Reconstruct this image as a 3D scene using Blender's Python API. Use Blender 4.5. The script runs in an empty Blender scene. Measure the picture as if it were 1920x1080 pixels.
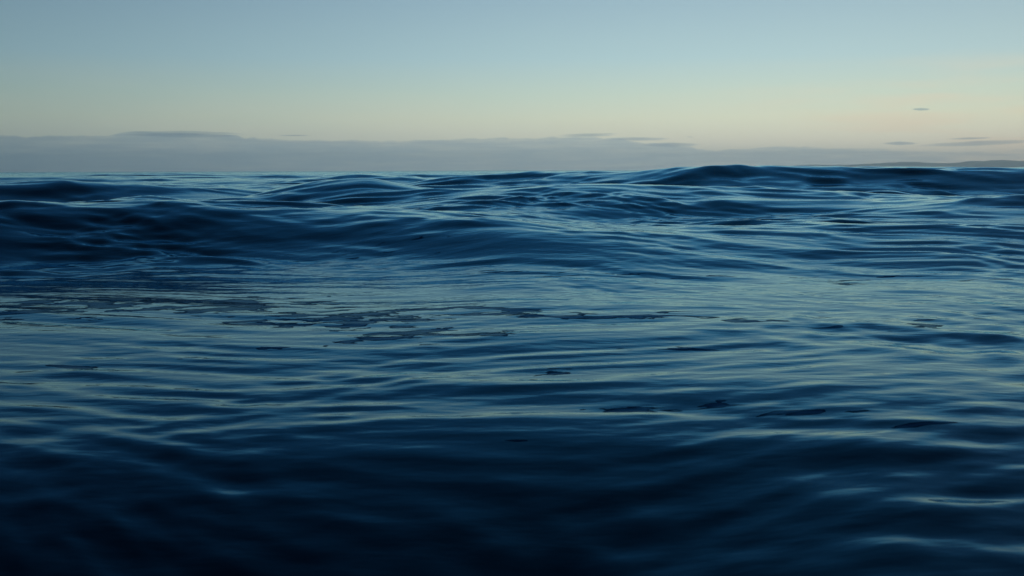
import bpy, math
import numpy as np
from mathutils import Vector, Matrix

scene = bpy.context.scene
R = math.radians
H = 1.2                      # eye height above mean water level, metres
F = 1867.0                   # focal length in photograph pixels
PITCH = math.atan((540 - 319.5) / F)

# ------------------------------------------------------------------ camera
cam_data = bpy.data.cameras.new("camera")
cam_data.sensor_width = 36.0
cam_data.lens = 36.0 * F / 1920.0
cam_data.clip_start = 0.05
cam_data.clip_end = 120000.0
cam_data.dof.use_dof = True
cam_data.dof.focus_distance = 15.0
cam_data.dof.aperture_fstop = 3.6
cam = bpy.data.objects.new("camera", cam_data)
scene.collection.objects.link(cam)
cam.location = (0, 0, H)
cam.matrix_world = (Matrix.Translation((0, 0, H)) @ Matrix.Rotation(math.pi / 2 - PITCH, 4, 'X')
                    @ Matrix.Rotation(R(-0.18), 4, 'Z'))
scene.camera = cam

# ------------------------------------------------------------------ sky
SUN_EL, SUN_AZ = 3.0, 62.0
world = bpy.data.worlds.new("World")
scene.world = world
world.use_nodes = True
nt = world.node_tree
nt.nodes.clear()
N = nt.nodes.new
L = nt.links.new
def wmath(op, a, b=None, c=None, clamp=False):
    n = N('ShaderNodeMath'); n.operation = op; n.use_clamp = clamp
    for i, v in enumerate((a, b, c)):
        if v is None: continue
        if isinstance(v, (int, float)): n.inputs[i].default_value = v
        else: L(v, n.inputs[i])
    return n.outputs[0]
out = N('ShaderNodeOutputWorld')
bg = N('ShaderNodeBackground')
L(bg.outputs[0], out.inputs[0])
tc = N('ShaderNodeTexCoord')
nrm = N('ShaderNodeVectorMath'); nrm.operation = 'NORMALIZE'
L(tc.outputs['Generated'], nrm.inputs[0])
sep = N('ShaderNodeSeparateXYZ'); L(nrm.outputs[0], sep.inputs[0])
el = wmath('MULTIPLY', wmath('ARCSINE', sep.outputs['Z']), 180 / math.pi)
# clear dusk gradient over elevation
ramp = N('ShaderNodeValToRGB')
t = wmath('POWER', wmath('DIVIDE', wmath('MAXIMUM', el, 0.0), 90.0), 0.5, clamp=True)
L(t, ramp.inputs[0])
stops = [(0.0, (.60, .565, .47)), (1.6, (.645, .640, .515)), (2.9, (.600, .650, .510)), (4.2, (.480, .600, .525)),
         (6.2, (.345, .510, .560)), (9.4, (.258, .395, .485)), (13.5, (.070, .305, .530)), (18.5, (.006, .116, .290)),
         (24, (.0006, .023, .072)), (33, (.0001, .004, .012)), (55, (.0003, .003, .012)), (90, (.0003, .0025, .010))]
el_ = ramp.color_ramp.elements
while len(el_) > 1: el_.remove(el_[-1])
for i, (e, c) in enumerate(stops):
    s = el_[0] if i == 0 else el_.new(0.5)
    s.position = (e / 90.0) ** 0.5
    s.color = (*c, 1)
# the glow fades away from the bearing of the set sun
hor = N('ShaderNodeCombineXYZ'); L(sep.outputs['X'], hor.inputs[0]); L(sep.outputs['Y'], hor.inputs[1])
hn = N('ShaderNodeVectorMath'); hn.operation = 'NORMALIZE'; L(hor.outputs[0], hn.inputs[0])
dot = N('ShaderNodeVectorMath'); dot.operation = 'DOT_PRODUCT'; L(hn.outputs[0], dot.inputs[0])
dot.inputs[1].default_value = (math.sin(R(14)), math.cos(R(14)), 0)
lobe = wmath('POWER', wmath('MULTIPLY_ADD', dot.outputs['Value'], 0.5, 0.5), 6.8)
fac = wmath('MULTIPLY_ADD', lobe, 0.70, 0.28)
cool = N('ShaderNodeMix'); cool.data_type = 'RGBA'; L(lobe, cool.inputs['Factor'])
cool.inputs[6].default_value = (.74, .94, 1.10, 1); cool.inputs[7].default_value = (1.02, 1.0, .98, 1)
shade = N('ShaderNodeVectorMath'); shade.operation = 'MULTIPLY'; L(ramp.outputs[0], shade.inputs[0]); L(cool.outputs[2], shade.inputs[1])
mul = N('ShaderNodeVectorMath'); mul.operation = 'SCALE'
L(shade.outputs[0], mul.inputs[0]); L(fac, mul.inputs['Scale'])
# physical sky adds the warm light round the low sun
sky = N('ShaderNodeTexSky'); sky.sky_type = 'NISHITA'; sky.sun_disc = False
sky.sun_elevation = R(SUN_EL); sky.sun_rotation = R(SUN_AZ)
tint = N('ShaderNodeVectorMath'); tint.operation = 'MULTIPLY'
L(sky.outputs[0], tint.inputs[0]); tint.inputs[1].default_value = (0.021, 0.021, 0.018)
add = N('ShaderNodeVectorMath'); add.operation = 'ADD'
L(mul.outputs[0], add.inputs[0]); L(tint.outputs[0], add.inputs[1])
# faint high cirrus veil, warmer than the sky behind it
mp = N('ShaderNodeMapping'); L(nrm.outputs[0], mp.inputs[0]); mp.inputs['Scale'].default_value = (5, 5, 42)
mp.inputs['Rotation'].default_value = (0, R(-5), 0)
nz = N('ShaderNodeTexNoise'); L(mp.outputs[0], nz.inputs['Vector'])
nz.inputs['Scale'].default_value = 1.1; nz.inputs['Detail'].default_value = 5; nz.inputs['Roughness'].default_value = .5
veil = N('ShaderNodeMapRange'); veil.interpolation_type = 'SMOOTHSTEP'
L(nz.outputs['Fac'], veil.inputs[0]); veil.inputs[1].default_value = .42; veil.inputs[2].default_value = .64
lowband = N('ShaderNodeMapRange'); lowband.interpolation_type = 'SMOOTHSTEP'
L(el, lowband.inputs[0]); lowband.inputs[1].default_value = 7.0; lowband.inputs[2].default_value = 2.0
dot2 = N('ShaderNodeVectorMath'); dot2.operation = 'DOT_PRODUCT'; L(hn.outputs[0], dot2.inputs[0])
dot2.inputs[1].default_value = (math.sin(R(SUN_AZ)), math.cos(R(SUN_AZ)), 0)
sunward = N('ShaderNodeMapRange'); sunward.interpolation_type = 'SMOOTHSTEP'; L(dot2.outputs['Value'], sunward.inputs[0])
sunward.inputs[1].default_value = .60; sunward.inputs[2].default_value = .84
vw = wmath('MULTIPLY', wmath('MULTIPLY', veil.outputs[0], lowband.outputs[0]), wmath('MULTIPLY_ADD', sunward.outputs[0], .68, .05))
mixv = N('ShaderNodeMix'); mixv.data_type = 'RGBA'
L(vw, mixv.inputs['Factor']); L(add.outputs[0], mixv.inputs[6]); mixv.inputs[7].default_value = (.74, .60, .42, 1)
# below the horizon: the dark sea beyond the built water
below = N('ShaderNodeMapRange'); L(sep.outputs['Z'], below.inputs[0])
below.inputs[1].default_value = -0.004; below.inputs[2].default_value = -0.03
mixb = N('ShaderNodeMix'); mixb.data_type = 'RGBA'
L(below.outputs[0], mixb.inputs['Factor']); L(mixv.outputs[2], mixb.inputs[6]); mixb.inputs[7].default_value = (.01, .03, .05, 1)
L(mixb.outputs[2], bg.inputs[0])
bg.inputs[1].default_value = 1.20

# ------------------------------------------------------------------ low veiled sun (right, out of frame)
sd = bpy.data.lights.new("sun", 'SUN')
sd.energy = 0.12; sd.angle = R(12); sd.color = (1.0, .80, .58)
so = bpy.data.objects.new("sun", sd)
scene.collection.objects.link(so)
sv = Vector((math.sin(R(SUN_AZ)) * math.cos(R(SUN_EL)), math.cos(R(SUN_AZ)) * math.cos(R(SUN_EL)), math.sin(R(SUN_EL))))
so.rotation_euler = sv.to_track_quat('Z', 'Y').to_euler()
so.location = (60, 30, 20)

vs = scene.view_settings
vs.view_transform = 'Standard'; vs.look = 'None'; vs.exposure = 0; vs.gamma = 1; vs.use_curve_mapping = False
scene.cycles.max_bounces = 6
scene.cycles.volume_bounces = 2
scene.cycles.transparent_max_bounces = 12
scene.cycles.sample_clamp_indirect = 4
scene.cycles.use_denoising = True

# ------------------------------------------------------------------ helpers
def link(name, verts, faces, material, parent=None, smooth=True, attrs=None):
    me = bpy.data.meshes.new(name)
    me.from_pydata([tuple(v) for v in verts], [], [tuple(f) for f in faces])
    me.update()
    if smooth: me.polygons.foreach_set('use_smooth', [True] * len(me.polygons))
    me.materials.append(material)
    o = bpy.data.objects.new(name, me)
    scene.collection.objects.link(o)
    if parent: o.parent = parent
    return o
def tag(o, label=None, cat=None, group=None, kind=None):
    for k, v in (('label', label), ('category', cat), ('group', group), ('kind', kind)):
        if v: o[k] = v
    return o
def new_mat(name):
    m = bpy.data.materials.new(name); m.use_nodes = True
    m.node_tree.nodes.clear()
    return m, m.node_tree
def bearing(px, py):
    """azimuth and elevation (radians) of a photograph pixel"""
    d = Matrix.Rotation(math.pi / 2 - PITCH, 3, 'X') @ Matrix.Rotation(R(-0.18), 3, 'Z') @ Vector((px - 960, 540 - py, -F))
    d.normalize()
    return math.atan2(d.x, d.y), math.asin(d.z)
def at(px, py, dist):
    a, e = bearing(px, py)
    return Vector((dist * math.sin(a), dist * math.cos(a), H + dist * math.tan(e)))
def smooth01(x):
    x = np.clip(x, 0, 1); return x * x * (3 - 2 * x)

# ------------------------------------------------------------------ the sea surface
rng = np.random.default_rng(7)
def fan_rows():
    r = [0.5]
    while r[-1] < 25000:
        x = r[-1]
        if x < 2.2: s = .022
        elif x < 9: s = .0058
        elif x < 30: s = .0037
        elif x < 260: s = .0060
        elif x < 900: s = .0078
        else: s = .04
        r.append(x * (1 + s))
    return np.array(r)
rows = fan_rows()
az_in = np.linspace(R(-34), R(34), 1060)
az_out = R(34) + (math.pi - R(34)) * (np.linspace(0, 1, 61)[1:] ** 1.5)
azs = np.concatenate([-az_out[::-1][1:], az_in, az_out])   # full ring; last equals pi, ring closed by index
nr, na = len(rows), len(azs)
RR, AA = np.meshgrid(rows, azs, indexing='ij')
X = (RR * np.sin(AA)).astype(np.float64)
Y = (RR * np.cos(AA)).astype(np.float64)

def lowfreq(x, y, lam, seed, n=10):
    g = np.random.default_rng(seed)
    s = np.zeros_like(x)
    for _ in range(n):
        k = 2 * math.pi / (lam * math.exp(g.uniform(-.45, .45)))
        a = g.uniform(0, 2 * math.pi)
        s += np.sin(k * (x * math.cos(a) + y * math.sin(a)) + g.uniform(0, 6.283))
    return s / math.sqrt(n / 2)

# hand-placed swells: crest lines by bearing, distance and height, each with its own front and back
def swell(points, wf, wb, pf=2.0, pb=1.6):
    """points: (pixel column giving the bearing, distance, height); wf, wb: widths of near and far side"""
    xs, ys, hs = [], [], []
    for px, d, z in points:
        p = at(px, 400, d)
        xs.append(p.x); ys.append(p.y); hs.append(z)
    o = np.argsort(xs)
    xs, ys, hs = np.array(xs)[o], np.array(ys)[o], np.array(hs)[o]
    fine = np.linspace(xs[0] - 30, xs[-1] + 30, 900)
    def sm(v):
        q = np.interp(fine, xs, v)
        w = max(3, int(0.05 * (xs[-1] - xs[0]) / (fine[1] - fine[0])))
        ker = np.hanning(w + 2)[1:-1]; ker /= ker.sum()
        return np.convolve(np.pad(q, (w, w), 'edge'), ker, 'same')[w:-w]
    yc = np.interp(X, fine, sm(ys)); hc = np.interp(X, fine, sm(hs))
    d = Y - yc
    return hc * np.where(d < 0, np.exp(-(np.abs(d) / wf) ** pf), np.exp(-(np.abs(d) / wb) ** pb))

Z = np.zeros_like(X)
# nearest big swell on the left; its shoulder runs down and towards the viewer at the centre
Z += swell([(-500, 23, .68), (-200, 22.4, .66), (0, 22, .58), (150, 21.8, .56), (300, 21.5, .60), (480, 21.2, .54), (600, 20.5, .54), (690, 19.8, .54), (760, 19.0, .44),
            (840, 18.0, .34), (940, 17.0, .24), (1060, 16, .14), (1250, 15, .06), (1500, 14, 0)], 2.7, 4.6)
# the trough in front of it
Z += swell([(-500, 18.0, -.30), (0, 17.8, -.30), (300, 17.6, -.30), (600, 16.6, -.28), (800, 14.8, -.22), (950, 13.2, -.14), (1200, 12.5, -.14), (1500, 13, -.16), (2300, 14, -.16)], 8.5, 2.4, 1.7)
# middle swell across the centre and right with a long slope towards the viewer
Z += swell([(420, 40, 0), (520, 38, .45), (620, 36, .80), (690, 35, .90), (760, 34, .66), (860, 32, .50), (960, 31, .62), (1100, 30, .60), (1230, 30, .62),
            (1370, 30, .56), (1500, 30, .40), (1700, 30, .36), (1920, 30, .34), (2400, 30, .34)], 4.2, 5.0)
Z += swell([(700, 26, 0), (880, 26, .20), (1100, 26, .22), (1400, 26, .24), (1700, 26, .24), (2400, 26, .24)], 8.5, 7, 1.8)
# far swell that tops the horizon on the right
Z += swell([(700, 66, 0), (860, 66, .75), (980, 65, .95), (1060, 63, .90), (1200, 60, .90), (1300, 58, .96), (1400, 58, .96),
            (1470, 58, 1.02), (1700, 58, 1.10), (1920, 58, 1.18), (2300, 58, 1.2)], 5.2, 9)
Z += swell([(480, 92, 0), (590, 90, .5), (670, 88, .72), (760, 88, .5), (860, 88, 0)], 6, 9)
Z += swell([(-400, 50, .4), (0, 50, .45), (130, 49, .62), (230, 48, .40), (420, 48, .30), (560, 48, 0)], 2.6, 4.0)
Z += swell([(-400, 34, .12), (60, 34, .22), (250, 33, .34), (420, 33, .26), (560, 33, 0)], 2.0, 3.0)
# the viewer floats in front of a wave: the water rises gently away from them
rr = np.linspace(0, 40, 4001)
sl = .150 * (1 - smooth01((rr - 3.6) / 2.7)) + .011 * (1 - smooth01((rr - 8) / 6))
ramp_z = np.cumsum(sl) * (rr[1] - rr[0]); ramp_z -= ramp_z[-1]
yy_ = np.hypot(np.maximum(Y, 0), .5 * X) - .28 * X * np.exp(-np.abs(X) / 6)
side0 = X / np.maximum(Y, .5)
Z += np.interp(np.clip(yy_, 0, 40), rr, ramp_z) * (1 - .62 * smooth01(side0 / .45) + .20 * smooth01(-side0 / .4))

# wave trains: many components in directional fans, warped so that no crest is straight
WX = X + .9 * lowfreq(X, Y, 14, 11) + .16 * lowfreq(X, Y, 3.1, 12)
WY = Y + .7 * lowfreq(X, Y, 17, 13) + .10 * lowfreq(X, Y, 3.7, 14)
spacing = np.concatenate([[rows[1] - rows[0]], np.diff(rows)])[:, None] * np.ones((1, na))
side = X / np.maximum(Y, .3)
w_right = smooth01((side + .10) / .40) * smooth01((130 - RR) / 60)
w_left = smooth01((-side + .02) / .30) * smooth01((9 - RR) / 5)
w_mid = 1 - .75 * np.maximum(w_right, w_left)
def train(n, l0, l1, slope, mean, spread, weight, seed, rmax=1e9):
    """adds n components, wavelengths l0..l1, total rms slope 'slope'"""
    g = np.random.default_rng(seed)
    m = int(np.searchsorted(rows, rmax)) if rmax < 1e8 else nr
    s = np.zeros((m, na))
    wx, wy, sp = WX[:m], WY[:m], spacing[:m]
    for i in range(n):
        lam = math.exp(g.uniform(math.log(l0), math.log(l1)))
        k = 2 * math.pi / lam
        th = R(mean + g.normal() * spread)
        amp = slope * math.sqrt(2.0 / n) / k * g.uniform(.6, 1.3)
        ph = g.uniform(0, 6.283)
        top = min(m, int(np.searchsorted(rows, lam / (3.0 * .0058))) if lam < 4.5 else m)
        fade = smooth01((lam / sp[:top, :1] - 2.2) / 2.4)
        arg = k * (wx[:top] * math.sin(th) + wy[:top] * math.cos(th)) + ph
        s[:top] += amp * fade * (np.sin(arg) - .16 * np.cos(2 * arg))
    Z[:m] += s * (weight[:m] if isinstance(weight, np.ndarray) else weight)
gust = np.clip(1 + .35 * lowfreq(X, Y * 1.5, 5.5, 21), .35, 1.8)
near = .40 + .60 * smooth01((RR - 3.5) / 5.0)
calm = 1 - .5 * np.exp(-((RR - 8.5) / 2.8) ** 2)          # sheltered water in the trough
far = smooth01((RR - 30) / 40)
mid = smooth01((RR - 13.5) / 4.5)
train(36, 9, 40, .060, 8, 20, far, 31)
train(44, 3, 10, .058, 8, 26, .12 + .88 * mid, 32)
train(50, 1.1, 3.2, .070, 5, 24, (.4 + .6 * w_mid) * gust * (.30 + .70 * mid), 33)
train(30, .9, 3.0, .060, 50, 15, w_right * gust * (.35 + .65 * mid), 34)
train(40, 1.2, 5, .060, 28, 26, far * smooth01((140 - RR) / 50), 40, 150)
train(64, .35, 1.1, .074, 4, 24, (.3 + .7 * w_mid) * gust * (.30 + .80 * mid), 35, 90)
train(50, .30, 1.0, .052, 46, 22, w_right * gust * (.45 + .55 * mid), 36, 90)
train(30, .30, .9, .030, -38, 22, w_left * gust * smooth01((RR - 4) / 2), 37, 14)
train(60, .14, .35, .018, 8, 30, gust * calm * near, 38, 25)
train(50, .26, .65, .048, 6, 32, 1 - smooth01((RR - 6) / 5), 39, 14)

# zones where thin surface film lies on the water
film = np.zeros_like(X)
for px, py, sx, sy, wgt in [(150, 570, 1.8, 1.2, .95), (420, 572, 1.6, 1.2, .95), (640, 600, 1.4, 1.1, .93), (790, 628, 1.1, .6, .9), (900, 585, 1.1, .6, .85),
                            (1150, 597, 1.4, .5, .84), (1350, 600, 1.0, .4, .76), (60, 600, 1.0, .7, .75), (1150, 768, .5, .12, .80), (1300, 768, .55, .14, .84), (1420, 752, .6, .12, .84), (1500, 775, .6, .12, .80),
                            (700, 470, 2.6, 1.2, .52), (1000, 510, 3.0, 1.3, .54), (1600, 530, 3.4, 1.6, .56), (1750, 610, 1.6, .7, .58), (1700, 800, .5, .12, .62),
                            (230, 690, .9, .25, .62), (500, 650, .8, .25, .62), (1300, 650, 1.2, .5, .52), (960, 828, .12, .05, .85), (1000, 700, 1.2, .5, .48)]:
    a, e = bearing(px, py)
    ja = int(np.argmin(np.abs(azs - a)))
    hit = int(np.argmax(np.arctan2(Z[:, ja] - H, rows) >= e))
    cx, cy = X[hit, ja], Y[hit, ja]
    film = np.maximum(film, wgt * np.exp(-((X - cx) / sx) ** 2 - ((Y - cy) / sy) ** 2))

verts = np.stack([X, Y, Z], -1).reshape(-1, 3).astype(np.float32)
i0 = (np.arange(nr - 1)[:, None] * na + np.arange(na)[None, :])
j1 = (np.arange(na) + 1) % na
i1 = (np.arange(nr - 1)[:, None] * na + j1[None, :])
quads = np.stack([i0, i1, i1 + na, i0 + na], -1).reshape(-1, 4)
nv, nq = len(verts) + 1, len(quads)
centre = np.array([[0, 0, float(Z[0].mean())]], np.float32)
tri = np.stack([j1, np.arange(na), np.full(na, nv - 1)], -1)
me = bpy.data.meshes.new("sea_water")
me.vertices.add(nv)
me.vertices.foreach_set('co', np.concatenate([verts, centre]).ravel())
loops = np.concatenate([quads.ravel(), tri.ravel()]).astype(np.int32)
me.loops.add(len(loops)); me.loops.foreach_set('vertex_index', loops)
me.polygons.add(nq + na)
starts = np.concatenate([np.arange(nq) * 4, nq * 4 + np.arange(na) * 3]).astype(np.int32)
me.polygons.foreach_set('loop_start', starts)
me.update(calc_edges=True); me.validate()
me.polygons.foreach_set('use_smooth', np.ones(len(me.polygons), bool))
fa = me.attributes.new('film_zone', 'FLOAT', 'POINT')
fa.data.foreach_set('value', np.concatenate([film.ravel(), [0]]).astype(np.float32))
sea = bpy.data.objects.new("sea_water", me)
scene.collection.objects.link(sea)
tag(sea, 'dark blue rippled sea with rolling unbroken swells', kind='structure')

m, nt = new_mat("sea_water")
N = nt.nodes.new; L = nt.links.new
def mth(op, a, b=None, c=None):
    n = N('ShaderNodeMath'); n.operation = op
    for i, v in enumerate((a, b, c)):
        if v is None: continue
        if isinstance(v, (int, float)): n.inputs[i].default_value = v
        else: L(v, n.inputs[i])
    return n.outputs[0]
out = N('ShaderNodeOutputMaterial')
tc = N('ShaderNodeTexCoord')
def noise(scale, sx, sy, detail, rot=0, rough=.5, dist=0.0):
    mp = N('ShaderNodeMapping'); L(tc.outputs['Object'], mp.inputs[0])
    mp.inputs['Scale'].default_value = (sx, sy, 0.0); mp.inputs['Rotation'].default_value = (0, 0, R(rot))
    n = N('ShaderNodeTexNoise'); L(mp.outputs[0], n.inputs['Vector'])
    n.inputs['Scale'].default_value = scale; n.inputs['Detail'].default_value = detail
    n.inputs['Roughness'].default_value = rough; n.inputs['Distortion'].default_value = dist
    return n.outputs['Fac']
att = N('ShaderNodeAttribute'); att.attribute_name = 'film_zone'
fn = noise(3.5, .6, 1.25, 3.5, -8, .52, .4)
fm = N('ShaderNodeMapRange'); fm.interpolation_type = 'SMOOTHSTEP'
L(mth('ADD', fn, mth('MULTIPLY_ADD', att.outputs['Fac'], .44, -.14)), fm.inputs[0])
fm.inputs[1].default_value = .700; fm.inputs[2].default_value = .709
mask = fm.outputs[0]
body = N('ShaderNodeBsdfDiffuse'); body.inputs[0].default_value = (.0003, .006, .016, 1)
gl = N('ShaderNodeBsdfGlossy')
fr = N('ShaderNodeFresnel'); fr.inputs['IOR'].default_value = 1.333
# the film on the water: a duller, rougher skin, dullest at its rim
rim = N('ShaderNodeMapRange'); rim.interpolation_type = 'SMOOTHSTEP'
L(fm.inputs[0].links[0].from_socket, rim.inputs[0]); rim.inputs[1].default_value = .715; rim.inputs[2].default_value = .760
colf = N('ShaderNodeMix'); colf.data_type = 'RGBA'; L(rim.outputs[0], colf.inputs['Factor'])
colf.inputs[6].default_value = (.03, .09, .16, 1); colf.inputs[7].default_value = (.13, .27, .42, 1)
colm = N('ShaderNodeMix'); colm.data_type = 'RGBA'; L(mask, colm.inputs['Factor'])
colm.inputs[6].default_value = (.62, .89, 1.0, 1); L(colf.outputs[2], colm.inputs[7])
L(colm.outputs[2], gl.inputs['Color'])
L(mth('MULTIPLY_ADD', mask, .06, .06), gl.inputs['Roughness'])
wat = N('ShaderNodeMixShader'); L(fr.outputs[0], wat.inputs[0]); L(body.outputs[0], wat.inputs[1]); L(gl.outputs[0], wat.inputs[2])
L(wat.outputs[0], out.inputs[0])
b1 = N('ShaderNodeBump'); b1.inputs['Distance'].default_value = .006; b1.inputs['Strength'].default_value = .5
L(noise(7, .6, 1.5, 2, -8), b1.inputs['Height'])
b2 = N('ShaderNodeBump'); b2.inputs['Distance'].default_value = .028; b2.inputs['Strength'].default_value = .5
L(noise(1.3, .6, 1.5, 3, 8), b2.inputs['Height']); L(b1.outputs[0], b2.inputs['Normal'])
# wind chop on the far water, finer than the mesh can hold there
ln = N('ShaderNodeVectorMath'); ln.operation = 'LENGTH'; L(tc.outputs['Object'], ln.inputs[0])
fz = N('ShaderNodeMapRange'); L(ln.outputs['Value'], fz.inputs[0]); fz.inputs[1].default_value = 120; fz.inputs[2].default_value = 500
b4 = N('ShaderNodeBump'); b4.inputs['Distance'].default_value = 1.2; L(mth('MULTIPLY', fz.outputs[0], .7), b4.inputs['Strength'])
L(noise(.09, .5, 1.3, 4, 6, .6), b4.inputs['Height']); L(b2.outputs[0], b4.inputs['Normal'])
for s_ in (body, gl, fr): L(b4.outputs[0], s_.inputs['Normal'])
me.materials.append(m)

# ------------------------------------------------------------------ distant coast
m_hill, nt = new_mat("hill_scrub")
N = nt.nodes.new; L = nt.links.new
out = N('ShaderNodeOutputMaterial'); pb = N('ShaderNodeBsdfPrincipled'); L(pb.outputs[0], out.inputs[0])
tc = N('ShaderNodeTexCoord')
n = N('ShaderNodeTexNoise'); L(tc.outputs['Object'], n.inputs['Vector']); n.inputs['Scale'].default_value = .002; n.inputs['Detail'].default_value = 6
r_ = N('ShaderNodeValToRGB'); L(n.outputs['Fac'], r_.inputs[0])
r_.color_ramp.elements[0].color = (.12, .12, .09, 1); r_.color_ramp.elements[1].color = (.30, .27, .22, 1)
L(r_.outputs[0], pb.inputs['Base Color']); pb.inputs['Roughness'].default_value = .95

D_HILL = 20000.0
sky_line = [(1360, 313.5), (1410, 312.5), (1450, 309.5), (1480, 310.5), (1520, 308.5), (1560, 309.5), (1600, 309), (1640, 306.5), (1665, 305), (1690, 303), (1705, 303.5), (1722, 303.2), (1740, 305),
            (1760, 306), (1790, 305.5), (1812, 303), (1826, 301.8), (1845, 302.5), (1860, 300), (1880, 299.6), (1893, 299.8), (1910, 301), (1940, 300), (2000, 297), (2100, 298), (2300, 302)]
px = np.linspace(1360, 2300, 420)
top = np.interp(px, [p[0] for p in sky_line], [p[1] for p in sky_line])
g = np.random.default_rng(5)
for lam, am in ((40, .35), (17, .28), (8, .18)):
    top += am * np.interp(px, np.arange(1360, 2301, lam), g.normal(size=len(np.arange(1360, 2301, lam))))
depth = np.linspace(-1, 1, 25)
hv, hf = [], []
for i, p in enumerate(px):
    a, e = bearing(float(p), float(top[i]))
    crest = max(8.0, H + D_HILL * math.tan(e))
    for j, q in enumerate(depth):
        dist = D_HILL + q * 2300
        hgt = crest * (1 - abs(q)) ** .8 * (1 + .18 * math.sin(i * .21 + q * 9) * abs(q) + .10 * math.sin(i * .53 - q * 17) * abs(q)) - 4 * abs(q)
        hv.append((dist * math.sin(a), dist * math.cos(a), hgt))
nd = len(depth)
for i in range(len(px) - 1):
    for j in range(nd - 1):
        hf.append((i * nd + j, (i + 1) * nd + j, (i + 1) * nd + j + 1, i * nd + j + 1))
coast = link("coastal_hills", hv, hf, m_hill)
tag(coast, 'low hazy ridge of coastal hills on the right horizon', kind='structure')

# ------------------------------------------------------------------ sea air
hm, nt = new_mat("sea_air")
out = nt.nodes.new('ShaderNodeOutputMaterial'); pv = nt.nodes.new('ShaderNodeVolumePrincipled')
nt.links.new(pv.outputs[0], out.inputs['Volume'])
pv.inputs['Density'].default_value = 5.5e-5
pv.inputs['Color'].default_value = (.97, .98, 1, 1); pv.inputs['Anisotropy'].default_value = .86
S, T_, B_ = 26500.0, 420.0, -6.0
hz = link("haze", [(x, y, z) for z in (B_, T_) for y in (-S, S) for x in (-S, S)],
          [(0, 2, 3, 1), (4, 5, 7, 6), (0, 1, 5, 4), (2, 6, 7, 3), (0, 4, 6, 2), (1, 3, 7, 5)], hm, smooth=False)
tag(hz, kind='stuff')

# ------------------------------------------------------------------ clouds (volumes with real depth)
def cloud_mat(name, trans, body, grain, ragged):
    """thin vapour: filters the glow behind it, scatters a little; denser away from its edges"""
    cm, nt = new_mat(name)
    N = nt.nodes.new; L = nt.links.new
    out = N('ShaderNodeOutputMaterial')
    at_ = N('ShaderNodeAttribute'); at_.attribute_name = 'thickness'
    tc = N('ShaderNodeTexCoord'); mp = N('ShaderNodeMapping'); L(tc.outputs['Object'], mp.inputs[0])
    mp.inputs['Scale'].default_value = (.00025, .0001, .0042)
    nz = N('ShaderNodeTexNoise'); L(mp.outputs[0], nz.inputs['Vector']); nz.inputs['Scale'].default_value = 2.2; nz.inputs['Detail'].default_value = 5
    a = N('ShaderNodeMath'); a.operation = 'MULTIPLY_ADD'; L(nz.outputs['Fac'], a.inputs[0]); a.inputs[1].default_value = ragged; a.inputs[2].default_value = .2 - ragged / 2
    b = N('ShaderNodeMath'); b.operation = 'ADD'; L(at_.outputs['Fac'], b.inputs[0]); L(a.outputs[0], b.inputs[1])
    c = N('ShaderNodeMapRange'); c.interpolation_type = 'SMOOTHSTEP'; L(b.outputs[0], c.inputs[0]); c.inputs[1].default_value = .18; c.inputs[2].default_value = .95
    d = N('ShaderNodeMath'); d.operation = 'MULTIPLY'; L(c.outputs[0], d.inputs[0]); L(at_.outputs['Fac'], d.inputs[1]); 
    e = N('ShaderNodeMath'); e.operation = 'MULTIPLY_ADD'; e.use_clamp = True; L(nz.outputs['Fac'], e.inputs[0]); e.inputs[1].default_value = .35; L(c.outputs[0], e.inputs[2])
    g_ = N('ShaderNodeMath'); g_.operation = 'MULTIPLY_ADD'; g_.use_clamp = True; L(nz.outputs['Fac'], g_.inputs[0]); g_.inputs[1].default_value = grain; g_.inputs[2].default_value = .83 - grain / 2
    f = N('ShaderNodeMath'); f.operation = 'MULTIPLY'; L(c.outputs[0], f.inputs[0]); L(g_.outputs[0], f.inputs[1])
    clear = N('ShaderNodeBsdfTransparent')
    tr = N('ShaderNodeBsdfTransparent'); tr.inputs[0].default_value = (*trans, 1)
    df = N('ShaderNodeBsdfDiffuse'); df.inputs[0].default_value = (.8, .8, .8, 1)
    tl = N('ShaderNodeBsdfTranslucent'); tl.inputs[0].default_value = (.8, .8, .8, 1)
    m1 = N('ShaderNodeMixShader'); m1.inputs[0].default_value = .5; L(df.outputs[0], m1.inputs[1]); L(tl.outputs[0], m1.inputs[2])
    m2 = N('ShaderNodeMixShader'); m2.inputs[0].default_value = body; L(tr.outputs[0], m2.inputs[1]); L(m1.outputs[0], m2.inputs[2])
    m3 = N('ShaderNodeMixShader'); L(f.outputs[0], m3.inputs[0]); L(clear.outputs[0], m3.inputs[1]); L(m2.outputs[0], m3.inputs[2])
    L(m3.outputs[0], out.inputs['Surface'])
    return cm
m_bank = cloud_mat("cloud_bank_vapour", (.80, .87, .965), .07, 2.2, 1.5)
m_wisp = cloud_mat("cloud_wisp_vapour", (.72, .79, .89), .08, .3, 1.0)

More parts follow.
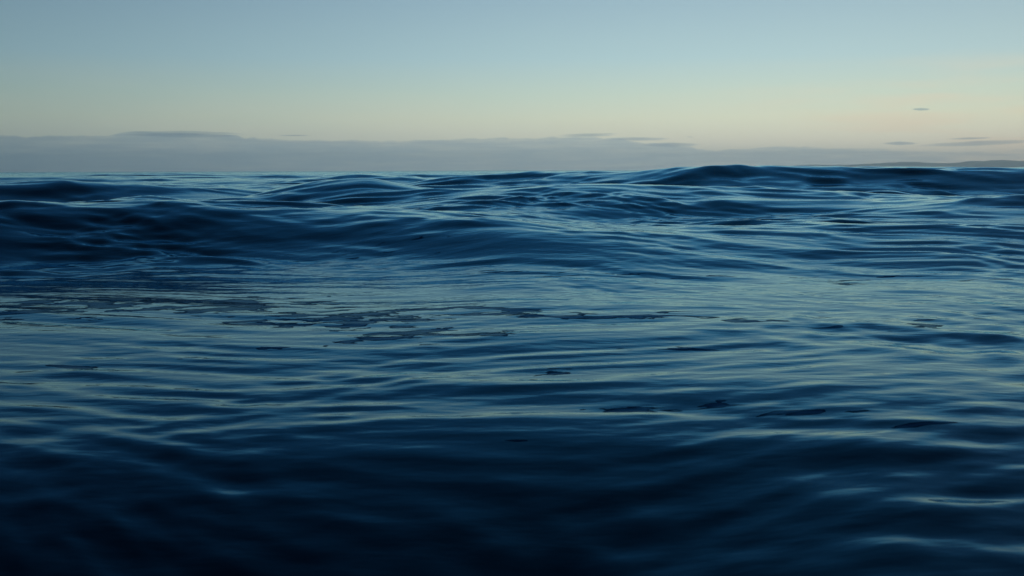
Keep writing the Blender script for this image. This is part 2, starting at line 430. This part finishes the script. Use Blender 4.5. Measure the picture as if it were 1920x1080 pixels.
def cloud(px0, px1, top_pts, bot_pts, dist, thick, mat, label, seed, rough=1.0, step=5, name="cloud", group=None, flat=.6, soft=2.5):
    """a body between an upper and a lower outline, lens-shaped along the line of sight"""
    g = np.random.default_rng(seed)
    n = int((px1 - px0) / step) + 1
    p = np.linspace(px0, px1, n)
    t = np.interp(p, *zip(*top_pts)); b = np.interp(p, *zip(*bot_pts))
    jag = np.zeros(n)
    for lam, am in ((90, .9), (38, .6), (16, .35), (8, .2)):
        kx = np.arange(px0 - lam, px1 + 2 * lam, lam)
        jag += am * np.interp(p, kx, g.normal(size=len(kx)))
    th = np.maximum(b - t, 0.12)
    t = t + jag * rough * np.minimum(1, th / 6)
    up = [(-1, .5), (-.94, .30), (-.8, .16), (-.55, .07), (-.3, .025), (-.12, .006), (0, 0), (.12, .006), (.3, .025), (.55, .07), (.8, .16), (.94, .30), (1, .5)]
    prof = up + [(q, 1 - w) for q, w in up[-2:0:-1]]
    v, f = [], []
    thk = []
    for i in range(n):
        endf = min(1.0, .05 + min(i, n - 1 - i) / (n * .22))
        for q, w in prof:
            dd = dist + q * thick * endf ** flat
            yy = t[i] + (b[i] - t[i]) * w
            edge = min(w * th[i], (1 - w) * th[i]) / soft
            thk.append(min(1.0, edge) * min(1.0, .02 + min(p[i] - px0, px1 - p[i]) / ((px1 - px0) * .25)))
            a, e = bearing(float(p[i]), float(yy))
            v.append((dd * math.sin(a), dd * math.cos(a), H + dist * math.tan(e)))
    k = len(prof)
    for i in range(n - 1):
        for j in range(k):
            j2 = (j + 1) % k
            f.append((i * k + j, i * k + j2, (i + 1) * k + j2, (i + 1) * k + j))
    f.append(tuple(range(k))[::-1]); f.append(tuple((n - 1) * k + j for j in range(k)))
    v = np.array(v); c = v.mean(0)
    o = link(name, v - c, f, mat)
    o.location = tuple(c)
    o.data.attributes.new('thickness', 'FLOAT', 'POINT').data.foreach_set('value', thk)
    if label: tag(o, label, 'cloud', group)
    return o

cloud(-900, 2100, [(-900, 262), (-300, 250), (0, 255), (110, 257), (200, 254), (250, 250), (330, 249), (400, 252), (500, 260), (560, 262), (640, 263), (760, 263), (860, 259), (930, 257), (1060, 258), (1160, 259),
                   (1200, 266), (1330, 277), (1480, 275), (1640, 276), (1700, 282), (1800, 283), (1920, 279), (2100, 278)],
      [(-900, 340), (1600, 340), (1700, 326), (1780, 316), (1850, 306), (1920, 300), (2100, 300)], 40000, 3800, m_bank,
      'long grey mauve cloud bank lying along the whole horizon', 3, 2.2, 4, "cloud_bank", soft=4.0)
G = 'thin cloud streaks above the cloud bank'
wisps = [
    (190, 485, 246, 257, 'long grey cloud streak on top of the bank at the left', 1.0),
    (1035, 1172, 250.5, 256, 'slender dark cloud streak over the middle of the bank', 1.0),
    (1120, 1270, 258, 263.5, 'thin cloud streak just under the slender streak right of centre', .9),
    (1180, 1326, 267, 276, 'short thick cloud streak ending above the far wave crest', 1.0),
    (1645, 1728, 265.5, 272.5, 'small flat cloud tuft left of the stacked streaks at right', .9),
    (1765, 1870, 257.5, 261.5, 'thin straight cloud streak, topmost of the stack at right', .8),
    (1700, 1960, 264, 274, 'long sloping cloud streak in the middle of the stack at right', .8),
    (1704, 1748, 202, 207.5, 'tiny lone dark cloud high in the clear sky at right', .9),
    (1284, 1302, 256, 257.3, 'tiniest cloud fleck, just right of the bank middle', .6),
    (510, 590, 252.5, 255, 'faint pale cloud streak right of the long left streak', .5),
]
for i, (x0, x1, y0, y1, lab, s) in enumerate(wisps):
    mid = (y0 + y1) / 2; w = x1 - x0
    slope = {6: 5, 0: -2, 5: 1.5, 1: 2}.get(i, 0)
    tp = [(x0, mid + slope), (x0 + .2 * w, y0 + .25 * (y1 - y0) + slope * .6), (x0 + .5 * w, y0), (x0 + .8 * w, y0 + .2 * (y1 - y0) - slope * .6), (x1, mid - slope)]
    bp = [(x0, mid + slope + .1), (x0 + .2 * w, y1 - .3 * (y1 - y0) + slope * .6), (x0 + .5 * w, y1), (x0 + .8 * w, y1 - .2 * (y1 - y0) - slope * .6), (x1, mid - slope + .1)]
    cloud(x0, x1, tp, bp, 33000, min(1300, 6 * w) * s, m_wisp, lab, 60 + i, .5, max(1.5, w / 60), "cloud", G, soft=max(.8, (y1 - y0) * .3))
